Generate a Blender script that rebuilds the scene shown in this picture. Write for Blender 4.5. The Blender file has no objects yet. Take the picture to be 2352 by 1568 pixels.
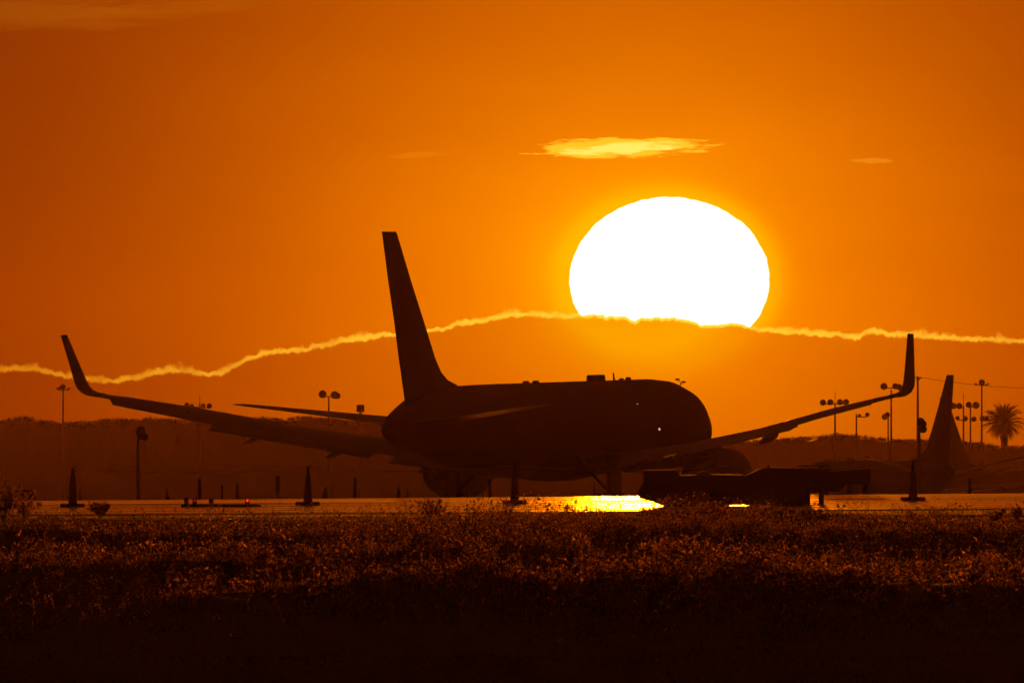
import bpy, math, random
import numpy as np
from mathutils import Vector, Matrix

random.seed(7); rng = np.random.default_rng(7)
C = bpy.context.scene
COL = C.collection
R = math.radians
# ------------------------------------------------------------------ camera
# a very long lens: F = metres of distance per metre across one unit of the
# azimuth / elevation scale used below; eye level is z = 0
F = 49530.0; CX = 1176.0; YH = 960.0
def X(x, d): return (x - CX) / F * d
def Z(y, d): return (YH - y) / F * d
cd = bpy.data.cameras.new('camera'); cam = bpy.data.objects.new('camera', cd); COL.objects.link(cam)
C.camera = cam
cam.location = (0, 0, 0); cam.rotation_euler = (R(90), 0, 0)
cd.sensor_width = 36; cd.lens = F / 2352 * 36
cd.shift_y = (YH - 784) / 2352
cd.clip_start = 1; cd.clip_end = 60000
C.render.resolution_x = 1024; C.render.resolution_y = 682
C.view_settings.view_transform = 'Standard'; C.view_settings.look = 'None'
C.view_settings.exposure = 0; C.view_settings.gamma = 1
# ------------------------------------------------------------------ sun
SX, SY = 1538.0, 640.0                       # centre of the disc
sun_dir = Vector(((SX - CX) / F, 1, (YH - 596) / F)).normalized()   # middle of the part above the cloud bank
sl = bpy.data.lights.new('sun', 'SUN'); sun = bpy.data.objects.new('sun', sl); COL.objects.link(sun)
sl.energy = 4.2; sl.angle = R(0.45); sl.color = (1.0, 0.19, 0.001)
sun.rotation_euler = sun_dir.to_track_quat('Z', 'Y').to_euler()
# ------------------------------------------------------------------ world
W = bpy.data.worlds.new('World'); C.world = W; W.use_nodes = True
nt = W.node_tree; nt.nodes.clear()
class G:
    def __init__(s, nt): s.nt = nt
    def n(s, t, **k):
        o = s.nt.nodes.new(t)
        for a, b in k.items(): setattr(o, a, b)
        return o
    def put(s, sock, v):
        if hasattr(v, 'bl_idname') or isinstance(v, bpy.types.NodeSocket): s.nt.links.new(v, sock)
        else: sock.default_value = v
    def m(s, op, a, b=0.0, c=0.0, clamp=False):
        o = s.n('ShaderNodeMath', operation=op, use_clamp=clamp)
        s.put(o.inputs[0], a); s.put(o.inputs[1], b)
        if op in ('MULTIPLY_ADD', 'SMOOTH_MIN', 'SMOOTH_MAX', 'COMPARE', 'WRAP'): s.put(o.inputs[2], c)
        return o.outputs[0]
    def ss(s, v, a, b, lo=0.0, hi=1.0):
        o = s.n('ShaderNodeMapRange', interpolation_type='SMOOTHSTEP')
        for i, q in enumerate((v, a, b, lo, hi)): s.put(o.inputs[i], q)
        return o.outputs[0]
    def noise(s, vec, scale, detail=3.0, rough=0.55, dims='2D'):
        o = s.n('ShaderNodeTexNoise', noise_dimensions=dims)
        s.put(o.inputs['Vector'], vec); o.inputs['Scale'].default_value = scale
        o.inputs['Detail'].default_value = detail; o.inputs['Roughness'].default_value = rough
        return o.outputs['Fac']
    def xyz(s, x, y, z=0.0):
        o = s.n('ShaderNodeCombineXYZ'); s.put(o.inputs[0], x); s.put(o.inputs[1], y); s.put(o.inputs[2], z); return o.outputs[0]
    def mix(s, f, a, b, blend='MIX'):
        o = s.n('ShaderNodeMix', data_type='RGBA', blend_type=blend, clamp_factor=True)
        s.put(o.inputs[0], f); s.put(o.inputs[6], a); s.put(o.inputs[7], b); return o.outputs[2]
g = G(nt)
tc = g.n('ShaderNodeTexCoord'); sep = g.n('ShaderNodeSeparateXYZ'); nt.links.new(tc.outputs['Generated'], sep.inputs[0])
dx, dy, dz = sep.outputs
fr = g.m('GREATER_THAN', dy, 0.2)
yy = g.m('MAXIMUM', dy, 0.2)
U = g.m('MULTIPLY_ADD', g.m('DIVIDE', dx, yy), F, CX)      # azimuth scale
V = g.m('MULTIPLY_ADD', g.m('DIVIDE', dz, yy), -F, YH)     # elevation scale, downwards
# angular distance to the middle of the glow
gs = Vector(((1480 - CX) / F, 1, (YH - 640) / F)).normalized()
ddx = g.m('SUBTRACT', dx, gs.x); ddy = g.m('SUBTRACT', dy, gs.y); ddz = g.m('MULTIPLY', g.m('SUBTRACT', dz, gs.z), 1.18)
r2 = g.m('ADD', g.m('ADD', g.m('MULTIPLY', ddx, ddx), g.m('MULTIPLY', ddy, ddy)), g.m('MULTIPLY', ddz, ddz))
rad = g.m('MULTIPLY', g.m('SQRT', r2), F)
# ridge of the cloud bank
ridge = [(-400,840),(-100,850),(0,848),(60,846),(120,856),(190,868),(230,872),(270,873),(330,862),(385,850),(440,853),(490,858),(540,838),(580,820),(620,808),(680,803),(740,795),
 (800,780),(850,774),(900,766),(985,759),(1030,752),(1060,742),(1110,736),(1160,725),(1200,720),(1260,723),(1310,725),(1400,727),(1440,732),(1457,737),(1480,731),(1550,733),(1600,741),(1622,748),(1680,743),
 (1735,756),(1800,761),(1880,766),(1940,771),(1970,774),(1998,762),(2050,768),(2150,773),(2250,779),(2352,783),(2550,790),(2800,800)]
fc = g.n('ShaderNodeFloatCurve'); cv = fc.mapping.curves[0]
pts = [((x + 400) / 3200, (y - 700) / 200) for x, y in ridge]
cv.points[0].location = pts[0]; cv.points[1].location = pts[-1]
for p in pts[1:-1]: cv.points.new(*p)
fc.mapping.update()
g.put(fc.inputs['Value'], g.m('DIVIDE', g.m('ADD', U, 400), 3200, clamp=True))
rid = g.m('MULTIPLY_ADD', fc.outputs[0], 200, 700)
uv = g.xyz(U, V)
wob = g.m('MULTIPLY', g.m('SUBTRACT', g.noise(g.xyz(U, g.m('MULTIPLY', V, .6)), 0.045, 4, .6), .5), 16)
wob2 = g.m('MULTIPLY', g.m('SUBTRACT', g.noise(uv, 0.012, 2, .5), .5), 18)
rv = g.m('SUBTRACT', V, g.m('ADD', rid, g.m('ADD', wob, g.m('MULTIPLY', wob2, .4))))     # <0 above the bank
below = g.ss(rv, -1, 7)
thick = g.m('MULTIPLY_ADD', g.m('POWER', g.noise(uv, 0.014, 4, .65), 2.2), 44, .8)
rim = g.m('MULTIPLY', g.ss(rv, g.m('MULTIPLY', thick, -1), -1.0), g.ss(rv, 9, 1.5))
# glow colours
t = g.m('DIVIDE', rad, g.m('ADD', rad, 1000))
def ramp(fac, stops):
    o = g.n('ShaderNodeValToRGB'); e = o.color_ramp.elements
    e[0].position = stops[0][0]; e[0].color = (*stops[0][1], 1); e[1].position = stops[-1][0]; e[1].color = (*stops[-1][1], 1)
    for p, c in stops[1:-1]: q = e.new(p); q.color = (*c, 1)
    g.put(o.inputs[0], fac); return o.outputs[0]
def tp(r): return r / (r + 1000)
glow = ramp(t, [(tp(190),(1.05,.44,.0)),(tp(235),(1.0,.335,.0)),(tp(300),(.95,.262,.0)),(tp(420),(.84,.203,.0)),(tp(700),(.66,.134,.0)),(tp(1000),(.48,.084,.0)),
  (tp(1400),(.315,.045,.0003)),(tp(1750),(.225,.028,.0006)),(tp(2600),(.12,.015,.0006)),(tp(5000),(.05,.007,.0006)),(tp(14000),(.013,.0024,.0004)),(tp(40000),(.007,.0013,.0003)),(tp(110000),(.004,.0008,.0002))])
sky_boost = g.ss(V, -60, -1000, 1.0, 4.0)       # extra sky brightness above the view, added to brighten the taxiway reflection
glow = g.mix(1.0, glow, g.xyz(sky_boost, sky_boost, sky_boost), 'MULTIPLY')
# limb halo, hugging the real disc
ex = g.m('DIVIDE', g.m('SUBTRACT', U, SX), 229); eyy = g.m('DIVIDE', g.m('SUBTRACT', V, SY + 2), 189)
er = g.m('SQRT', g.m('ADD', g.m('MULTIPLY', ex, ex), g.m('MULTIPLY', eyy, eyy)))
wl = g.m('MULTIPLY', g.m('SUBTRACT', g.noise(uv, 0.03, 3, .6), .5), .035)
erw = g.m('ADD', er, wl)
halo = g.m('MULTIPLY', g.m('POWER', g.ss(er, 1.42, 0.97), 2.2), fr)
halo = g.m('MULTIPLY', halo, g.m('SUBTRACT', 1.0, g.m('MULTIPLY', below, .74)))
col = g.mix(g.m('MULTIPLY', halo, .8), glow, (1.15, .50, .0, 1))
# cloud bank body a little darker than the clear sky
col = g.mix(g.m('MULTIPLY', g.m('MULTIPLY', below, fr), .95), col, g.mix(1.0, col, (.84, .76, .9, 1), 'MULTIPLY'))
# soft large mottling of thin high haze
mot = g.noise(g.xyz(g.m('MULTIPLY', U, .35), V), 0.004, 3, .5)
col = g.mix(1.0, col, g.mix(mot, (.93, .90, .9, 1), (1.06, 1.09, 1, 1)), 'MULTIPLY')
# bright rim of the bank, brighter near the sun
near = g.ss(rad, 1700, 200)
rimc = g.mix(near, (.80, .27, .006, 1), (1.15, .62, .03, 1))
rbr = g.ss(g.noise(g.xyz(U, g.m('MULTIPLY', V, .4), 7.0), 0.02, 3, .6, '3D'), .25, .6, .55, 1.0)
rimf = g.m('MULTIPLY', g.m('MULTIPLY', rim, fr), g.m('MULTIPLY', rbr, g.m('MULTIPLY_ADD', near, .30, .68)))
col = g.mix(rimf, col, rimc)
# small bright cloud above the sun and faint wisps
def wisp(x, y, hw, hh, tilt, scale, amount, colr, seed, sx=.25, lo=.30, hi=.62):
    global col
    a = g.m('DIVIDE', g.m('SUBTRACT', U, x), hw)
    b = g.m('DIVIDE', g.m('ADD', g.m('SUBTRACT', V, y), g.m('MULTIPLY', a, tilt)), hh)
    q = g.m('ADD', g.m('POWER', g.m('ABSOLUTE', a), 1.7), g.m('MULTIPLY', b, b))
    ns = g.noise(g.xyz(g.m('MULTIPLY_ADD', U, sx, seed), V), scale, 5, .62)
    fmask = g.m('SUBTRACT', ns, g.m('MULTIPLY', q, .36))
    f = g.m('MULTIPLY', g.m('MULTIPLY', g.ss(fmask, lo - .12, hi - .22), amount), fr)
    col = g.mix(f, col, colr)
wisp(1430, 338, 212, 24, 6, .062, .95, (1.2, .60, .02, 1), 30, .13, .21, .52)
wisp(1432, 341, 150, 14, 8, .085, .9, (1.3, .88, .14, 1), 330, .12, .26, .60)
wisp(2005, 368, 55, 9, 0, .06, .5, (.95, .30, .01, 1), 90)
wisp(955, 357, 75, 8, 4, .05, .28, (.90, .26, .005, 1), 50)
wisp(60, 30, 360, 60, 18, .014, .30, (.52, .14, .004, 1), 11, .14, .22, .70)
wisp(420, 20, 280, 26, 16, .02, .2, (.55, .14, .003, 1), 71, .12, .24, .70)
# the disc
disc = g.m('MULTIPLY', g.m('MULTIPLY', g.ss(erw, 1.014, .984), g.ss(rv, 1.5, -3.5)), fr)
col = g.mix(disc, col, g.mix(g.ss(erw, .984, 1.010), (3.2, 2.9, 2.4, 1), (1.4, .86, .12, 1)))
rimd = g.m('MULTIPLY', g.m('MULTIPLY', g.ss(rv, -4, 0), g.ss(rv, 8, 1)), g.ss(er, 1.0, .93))
col = g.mix(g.m('MULTIPLY', rimd, fr), col, (1.3, .75, .05, 1))
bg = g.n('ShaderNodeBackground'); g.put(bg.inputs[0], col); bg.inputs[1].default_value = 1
sky = g.n('ShaderNodeTexSky', sky_type='NISHITA'); sky.sun_disc = False
sky.sun_elevation = math.asin(sun_dir.z); sky.sun_rotation = math.atan2(sun_dir.x, sun_dir.y)
bg2 = g.n('ShaderNodeBackground'); g.put(bg2.inputs[0], g.mix(1.0, sky.outputs[0], (1, .30, .08, 1), 'MULTIPLY')); bg2.inputs[1].default_value = 0.0004
add = g.n('ShaderNodeAddShader'); out = g.n('ShaderNodeOutputWorld')
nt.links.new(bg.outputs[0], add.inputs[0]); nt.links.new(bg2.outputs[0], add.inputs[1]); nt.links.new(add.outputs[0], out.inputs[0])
W.cycles.sampling_method = 'MANUAL'; W.cycles.sample_map_resolution = 4096

# ------------------------------------------------------------------ materials
def mat(name, base, rough=.6, metal=0.0, nscale=None, namt=.25, bump=0.0, spec=.5, emit=None, coat=0.0):
    m = bpy.data.materials.new(name); m.use_nodes = True; q = G(m.node_tree)
    b = m.node_tree.nodes['Principled BSDF']
    b.inputs['Roughness'].default_value = rough; b.inputs['Metallic'].default_value = metal
    b.inputs['Specular IOR Level'].default_value = spec; b.inputs['Coat Weight'].default_value = coat
    cc = (*base, 1)
    if nscale:
        t_ = q.n('ShaderNodeTexCoord').outputs['Object']; f = q.noise(t_, nscale, 4, .6, '3D')
        lo = tuple(c * (1 - namt) for c in base); hi = tuple(min(1, c * (1 + namt)) for c in base)
        q.put(b.inputs['Base Color'], q.mix(f, (*lo, 1), (*hi, 1)))
        q.put(b.inputs['Roughness'], q.m('MULTIPLY_ADD', f, .3, rough - .15))
        if bump:
            bn = q.n('ShaderNodeBump'); bn.inputs['Strength'].default_value = bump; q.put(bn.inputs['Height'], f)
            m.node_tree.links.new(bn.outputs[0], b.inputs['Normal'])
    else: b.inputs['Base Color'].default_value = cc
    if emit:
        b.inputs['Emission Color'].default_value = (*emit[:3], 1); b.inputs['Emission Strength'].default_value = emit[3]
    return m
M = dict(
 skin=mat('aircraft_paint', (.15,.15,.17), .55, 0, .6, .12, spec=.35),
 skin_d=mat('dark_aircraft_paint', (.04,.045,.08), .5, 0, .6, .15),
 wing=mat('wing_metal', (.12,.12,.13), .33, .0, .8, .12),
 metal=mat('grimy_metal', (.10,.10,.10), .5, .5, 2, .2),
 tyre=mat('tyre_rubber', (.02,.02,.02), .9, 0, 5, .2),
 glass=mat('dark_glass', (.02,.02,.025), .08, 0, spec=.8),
 pole=mat('galvanised_steel', (.25,.25,.25), .6, .5, 3, .2),
 lamp=mat('lamp_housing', (.08,.08,.08), .6, 0, 4, .2),
 cone=mat('grimy_orange_rubber', (.10,.035,.015), .7, 0, 6, .25),
 rubber=mat('black_rubber', (.03,.03,.03), .8, 0, 6, .25),
 rope=mat('rope_fibre', (.6,.45,.2), .6, 0, 9, .2),
 steel=mat('painted_steel', (.06,.06,.06), .8, 0, 3, .25, spec=.2),
 yellow=mat('grimy_yellow_paint', (.07,.05,.025), .8, 0, 3, .25, spec=.2),
 belt=mat('belt_rubber', (.03,.03,.03), .75, 0, 9, .3),
 red_on=mat('red_lamp_lit', (.3,.01,.01), .3, 0, emit=(1,.03,.02,1.6)),
 red_dim=mat('red_lamp_faint', (.3,.01,.01), .3, 0, emit=(1,.02,.02,.28)),
 red_off=mat('red_lamp_lens', (.22,.01,.01), .2, 0),
 glint=mat('glint_glow', (.8,.8,.8), .3, 0, emit=(1,.55,.25,1.3)),  # emission standing in for glints on the big airliner
 red_nav=mat('red_beacon', (.3,.01,.01), .3, 0, emit=(1,.03,.02,.5)),
 barrier=mat('barrier_plastic', (.10,.04,.02), .7, 0, 5, .3),
 bark=mat('palm_bark', (.08,.06,.04), .9, 0, 3, .4),
 frond=mat('palm_frond', (.05,.07,.03), .7, 0, 3, .4),
 sleeve=mat('dirty_sleeve', (.09,.05,.03), .6, 0, 5, .2),
 sign=mat('sign_board_back', (.03,.03,.03), .8, 0, 3, .2),
 soil=mat('dry_soil', (.07,.055,.04), .95, 0, .8, .4, spec=.1),
 hill=mat('hill_scrub', (.06,.055,.035), .95, 0, .05, .4, spec=.1),
)
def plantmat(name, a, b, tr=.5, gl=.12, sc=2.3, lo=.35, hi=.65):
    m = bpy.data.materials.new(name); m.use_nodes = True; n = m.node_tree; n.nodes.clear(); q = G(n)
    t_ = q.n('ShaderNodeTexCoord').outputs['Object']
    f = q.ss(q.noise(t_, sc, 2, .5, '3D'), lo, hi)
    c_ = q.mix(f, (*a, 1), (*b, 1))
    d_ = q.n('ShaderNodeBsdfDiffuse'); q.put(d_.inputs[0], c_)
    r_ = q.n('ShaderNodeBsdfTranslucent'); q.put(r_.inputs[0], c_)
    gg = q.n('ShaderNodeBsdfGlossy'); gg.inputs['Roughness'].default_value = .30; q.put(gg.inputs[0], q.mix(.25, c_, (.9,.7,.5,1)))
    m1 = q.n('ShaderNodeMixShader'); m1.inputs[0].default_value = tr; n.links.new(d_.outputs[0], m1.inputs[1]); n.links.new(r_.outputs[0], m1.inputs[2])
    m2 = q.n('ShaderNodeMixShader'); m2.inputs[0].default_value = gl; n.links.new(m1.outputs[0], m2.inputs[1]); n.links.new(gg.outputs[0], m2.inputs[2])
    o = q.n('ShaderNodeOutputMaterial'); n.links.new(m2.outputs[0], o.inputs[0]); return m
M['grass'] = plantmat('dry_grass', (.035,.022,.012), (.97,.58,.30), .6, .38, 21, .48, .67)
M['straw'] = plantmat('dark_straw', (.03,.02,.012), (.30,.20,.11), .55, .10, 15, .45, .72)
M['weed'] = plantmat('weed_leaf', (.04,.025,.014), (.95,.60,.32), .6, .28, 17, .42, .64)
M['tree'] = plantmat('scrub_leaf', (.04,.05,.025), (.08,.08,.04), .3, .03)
def tarmac():
    m = bpy.data.materials.new('worn_tarmac'); m.use_nodes = True; n = m.node_tree; q = G(n); b = n.nodes['Principled BSDF']
    tc_ = q.n('ShaderNodeTexCoord'); mp = q.n('ShaderNodeMapping'); mp.inputs['Scale'].default_value = (.003, .11, 1)
    n.links.new(tc_.outputs['Object'], mp.inputs[0])
    st = q.noise(mp.outputs[0], 1.0, 4, .65, '3D')
    fine = q.noise(tc_.outputs['Object'], 2.0, 4, .6, '3D')
    bands = q.ss(st, .46, .60)
    q.put(b.inputs['Base Color'], q.mix(fine, (.035,.033,.03,1), (.07,.066,.06,1)))
    sp = q.n('ShaderNodeSeparateXYZ'); n.links.new(tc_.outputs['Object'], sp.inputs[0])
    edge = q.ss(q.m('MULTIPLY_ADD', st, 40, sp.outputs[1]), 652, 600, 0, .03)      # rougher shoulder along the field
    jn = q.m('FRACT', q.m('ADD', q.m('DIVIDE', sp.outputs[1], 12.7), q.m('MULTIPLY', st, .9)))       # sealed joints across the paving
    edge = q.m('ADD', edge, q.m('MULTIPLY', q.m('MULTIPLY', q.ss(jn, .0, .10), q.ss(jn, .34, .22)), .30))
    q.put(b.inputs['Roughness'], q.m('ADD', edge, q.m('MULTIPLY_ADD', q.m('POWER', bands, 1.2), .24, .095)))
    bn = q.n('ShaderNodeBump'); bn.inputs['Strength'].default_value = .06; bn.inputs['Distance'].default_value = .004; q.put(bn.inputs['Height'], fine)
    n.links.new(bn.outputs[0], b.inputs['Normal'])
    return m
M['tarmac'] = tarmac()
M['paint'] = mat('faded_line_paint', (.35,.33,.25), .7, 0, 3, .3)

# ------------------------------------------------------------------ mesh helpers
class MB:
    def __init__(s): s.v = []; s.f = []
    def add(s, vs, fs, T=None):
        o = len(s.v)
        s.v += [tuple(T @ Vector(v)) if T is not None else tuple(v) for v in vs]
        s.f += [tuple(i + o for i in f) for f in fs]; return s
    def rings(s, rs, cap=True, closed=True, T=None):
        n = len(rs[0]); vs = [p for r_ in rs for p in r_]; fs = []
        for i in range(len(rs) - 1):
            for j in range(n if closed else n - 1):
                k = (j + 1) % n; fs.append((i*n+j, i*n+k, (i+1)*n+k, (i+1)*n+j))
        if cap: fs.append(tuple(range(n))[::-1]); fs.append(tuple((len(rs)-1)*n + j for j in range(n)))
        return s.add(vs, fs, T)
    def tube(s, path, rad, n=8, T=None):
        rs = []; path = [Vector(p) for p in path]
        for i, p in enumerate(path):
            a = path[max(i-1, 0)]; b = path[min(i+1, len(path)-1)]; t_ = (b - a).normalized()
            u = t_.cross(Vector((0, 0, 1)));  u = Vector((1, 0, 0)) if u.length < 1e-3 else u.normalized()
            w = t_.cross(u); r_ = rad[i] if isinstance(rad, (list, tuple)) else rad
            rs.append([p + (u*math.cos(2*math.pi*k/n) + w*math.sin(2*math.pi*k/n))*r_ for k in range(n)])
        return s.rings(rs, True, True, T)
    def lathe(s, prof, axis='Z', n=20, c=(0,0,0), T=None):     # prof: (along, radius)
        rs = []
        for a, r_ in prof:
            row = []
            for k in range(n):
                x_, y_ = r_*math.cos(2*math.pi*k/n), r_*math.sin(2*math.pi*k/n)
                p = {'Z': (x_, y_, a), 'X': (a, x_, y_), 'Y': (x_, a, y_)}[axis]
                row.append((p[0]+c[0], p[1]+c[1], p[2]+c[2]))
            rs.append(row)
        return s.rings(rs, True, True, T)
    def box(s, x0, x1, y0, y1, z0, z1, b=.0, T=None):
        b = min(b, (x1-x0)*.4, (y1-y0)*.4, (z1-z0)*.4)
        def rect(z, i):
            return [(x0+i+b, y0+i, z), (x1-i-b, y0+i, z), (x1-i, y0+i+b, z), (x1-i, y1-i-b, z), (x1-i-b, y1-i, z), (x0+i+b, y1-i, z), (x0+i, y1-i-b, z), (x0+i, y0+i+b, z)]
        if b <= 0: return s.rings([[(x0,y0,z0),(x1,y0,z0),(x1,y1,z0),(x0,y1,z0)], [(x0,y0,z1),(x1,y0,z1),(x1,y1,z1),(x0,y1,z1)]], T=T)
        return s.rings([rect(z0, b), rect(z0+b, 0), rect(z1-b, 0), rect(z1, b)], T=T)
    def prism(s, prof, y0, y1, b=.02, T=None):                 # prof: (x, z) outline, extruded along y
        cx = sum(p[0] for p in prof)/len(prof); cz = sum(p[1] for p in prof)/len(prof)
        def sh(k, y): return [(cx+(x-cx)*k, y, cz+(z-cz)*k) for x, z in prof]
        w = max(abs(p[0]-cx) for p in prof); k = 1 - b/w
        return s.rings([sh(k, y0), sh(1, y0+b), sh(1, y1-b), sh(k, y1)], T=T)
    def ball(s, c, r_, n=10, sz=1.0):
        return s.lathe([(-r_*sz*math.cos(math.pi*i/n), max(r_*math.sin(math.pi*i/n), r_*.02)) for i in range(n+1)], 'Z', n+4, c)
    def build(s, name, m, parent=None, smooth=False):
        me = bpy.data.meshes.new(name); me.from_pydata(s.v, [], s.f); me.update()
        me.materials.append(m)
        import bmesh
        bm = bmesh.new(); bm.from_mesh(me); bmesh.ops.recalc_face_normals(bm, faces=bm.faces); bm.to_mesh(me); bm.free()
        if smooth:
            for p in me.polygons: p.use_smooth = len(p.vertices) <= 4
            try: me.set_sharp_from_angle(angle=R(40))
            except Exception: pass
        o = bpy.data.objects.new(name, me); COL.objects.link(o)
        if parent: o.parent = parent
        return o
def tag(o, label=None, cat=None, group=None, kind=None):
    for k, v in (('label', label), ('category', cat), ('group', group), ('kind', kind)):
        if v: o[k] = v
    return o
def thing(name, label, cat, loc=(0,0,0), rz=0, group=None):
    o = bpy.data.objects.new(name, None); COL.objects.link(o); o.location = loc; o.rotation_euler = (0, 0, rz)
    o.empty_display_size = .3
    return tag(o, label, cat, group)
def kids(o): return [c for c in bpy.data.objects if c.parent == o]
def dup(o, loc, rz=None, label=None, scale=None):
    def cp(a, par):
        c = a.copy(); COL.objects.link(c); c.parent = par
        for ch in kids(a): cp(ch, c)
        return c
    r_ = cp(o, None); r_.location = loc
    if rz is not None: r_.rotation_euler = (0, 0, rz)
    if label: r_['label'] = label
    if scale: r_.scale = (scale,)*3
    return r_

# ------------------------------------------------------------------ terrain
PROF = [(-400,-1.7),(0,-1.7),(60,-2.6),(150,-3.6),(200,-3.42),(225,-3.0),(262,-2.5),(285,-2.42),(330,-2.4),(545,-2.4),(640,-2.4),(665,-2.42),(700,-2.66),(900,-4.5),(1150,-5.95),(1180,-5.85),(1297,-4.75),
        (1352,-6.8),(1420,-6.8),(1560,-7.45),(1810,-8.6),(2080,-10.3),(2250,-10.8),(2900,-12.6),(3300,-13.6),(3600,-17)]
pd = np.array([p[0] for p in PROF], float); pz = np.array([p[1] for p in PROF], float)
def sm(x): x = np.clip(x, 0, 1); return x*x*(3-2*x)
# low swells of the field: (row on the elevation scale at left / centre / right, height, half width in metres, azimuth window)
SW = [(1202,1204,1200,.12,13,-300,2700), (1222,1230,1224,.28,14,-300,2700), (1298,1274,1262,.30,12,-400,1300),
      (1352,1344,1338,.32,12,250,2420)]
def h2d(row): return 2.4*F/(row-YH)
def vn(x, y, s):
    return (np.sin(x*1.3/s+2.1*np.sin(y*.7/s)) + np.sin(y*1.7/s+1.3*np.sin(x*.9/s+1.2)) + .6*np.sin((x+y)*2.9/s+.7))/2.6
def swell(x, d):
    px = CX + x/np.maximum(d, 50)*F; z = 0*x
    for a, b, c_, h, w, u0, u1 in SW:
        row = np.where(px < CX, b+(a-b)*np.clip((CX-px)/CX, 0, 1.5), b+(c_-b)*np.clip((px-CX)/CX, 0, 1.5))
        dc = (2.42-h)*F/(row-YH) + 5*vn(x, 0*d+row*0+h*9, 3.5)
        z = z + h*np.exp(-((d-dc)/w)**2)*sm((px-u0)/150)*(1-sm((px-u1)/150))*(1+.28*vn(x*1.0, 0*d+h*5, 1.9))
    return z
def terr(x, d):
    x = np.asarray(x, float); d = np.asarray(d, float)
    z = np.interp(d, pd, pz)
    for o_ in (-18, -9, 9, 18): z = z + np.interp(d+o_, pd, pz)
    z = z/5
    z = z + .0075*np.clip(x, -30, 30)*sm((d-430)/150)*(1-sm((d-760)/200))
    z = z + swell(x, d)
    field = sm((d-215)/60)*(1-sm((d-500)/45))
    z = z + field*(.05*vn(x, d, 5.0) + .03*vn(x+9, d+5, 1.7))
    return z
def row2d(px, row):
    dd = np.arange(560, 236, -.5); zz = terr((px-CX)/F*dd, dd); rr = YH-zz/dd*F
    k = np.argmax(rr >= row); return float(dd[k])
def th(x, d): return float(terr(np.array([x]), np.array([d]))[0])
def sheet(name, xs, ds, m, off=0.0, mask=None, kind='structure'):
    xg, dg = np.meshgrid(xs, ds); zg = terr(xg, dg) + off
    v = np.stack([xg, dg, zg], -1).reshape(-1, 3); nx, nd = len(xs), len(ds)
    i = (np.arange(nd-1)[:, None]*nx + np.arange(nx-1)[None, :]).ravel()
    q = np.stack([i, i+1, i+nx+1, i+nx], 1)
    me = bpy.data.meshes.new(name); me.vertices.add(len(v)); me.vertices.foreach_set('co', v.ravel())
    me.loops.add(q.size); me.loops.foreach_set('vertex_index', q.ravel().astype(np.int32))
    me.polygons.add(len(q)); me.polygons.foreach_set('loop_start', (np.arange(len(q))*4).astype(np.int32))
    me.update(calc_edges=True); me.materials.append(m)
    me.polygons.foreach_set('use_smooth', np.ones(len(q), bool))
    o = bpy.data.objects.new(name, me); COL.objects.link(o); o['kind'] = kind; return o
def nonuni(*segs):
    out = []
    for a, b, s in segs: out += list(np.arange(a, b, s))
    return np.array(out + [segs[-1][1]], float)
xs = nonuni((-2950,-200,250),(-200,-40,16),(-40,40,.8),(40,200,16),(200,2950,250))
ds = nonuni((-400,150,25),(150,560,1.6),(560,720,4),(720,1420,20),(1420,2700,80),(2700,3580,110))
sheet('ground', xs, ds, M['soil'])
sheet('taxiway', nonuni((-300,-40,20),(-40,40,1.0),(40,300,20)), nonuni((548,720,3),(720,1420,20),(1420,2250,80)), M['tarmac'], .02)

# ------------------------------------------------------------------ hills with scrub on top
HL = [(-2500,965),(-300,955),(0,961),(30,951),(62,945),(95,956),(140,961),(200,958),(260,952),(350,950),(430,953),(520,956),(600,950),(700,946),(790,953),(900,952),(1100,960),(1500,990),(1700,1003),(1780,997),(1850,992),(1920,987),(1990,990),
      (2050,997),(2100,1000),(2200,1002),(2260,1007),(2290,1014),(2352,1014),(2700,1012),(5000,1005)]
def hill_row(px): return np.interp(px, [p[0] for p in HL], [p[1] for p in HL])
def hills():
    D = 3380.0; pxs = np.concatenate([np.arange(-9000,-300,150), np.arange(-300,2700,9), np.arange(2700,11000,150)]).astype(float)
    off = [(-75,0,),( -45,.45),(-25,.8),(-8,.97),(0,1),(20,.98),(60,.8),(140,0)]
    v = []; nx = len(pxs)
    for o_, k in off:
        for p in pxs:
            top = Z(hill_row(p), D) - 1.1 + .25*math.sin(p*.043)+.18*math.sin(p*.11+1)
            b = -14.8; v.append((X(p, D), D+o_, b+(top-b)*k))
    f = [(i*nx+j, i*nx+j+1, (i+1)*nx+j+1, (i+1)*nx+j) for i in range(len(off)-1) for j in range(nx-1)]
    mb = MB(); mb.add(v, f); o = mb.build('hills', M['hill'], smooth=True); o['kind'] = 'structure'
hills()
def quads(name, ctr, sz, m, label, cat, squash=1.0, kind='stuff', rs=None):
    """many small randomly turned leaf faces in one mesh"""
    n = len(ctr); r_ = rs or rng
    a = r_.normal(size=(n,3)); a /= np.linalg.norm(a, axis=1, keepdims=True)
    b = r_.normal(size=(n,3)); b -= a*(a*b).sum(1, keepdims=True); b /= np.linalg.norm(b, axis=1, keepdims=True)
    s = np.asarray(sz)[:, None]*np.ones((n,1))
    v = np.stack([ctr-a*s-b*s*.2, ctr-b*s*.55, ctr+a*s, ctr+b*s*.55], 1).reshape(-1,3)
    return fastmesh(name, v, np.arange(n*4).reshape(-1,4), m, label, cat, kind)
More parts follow.
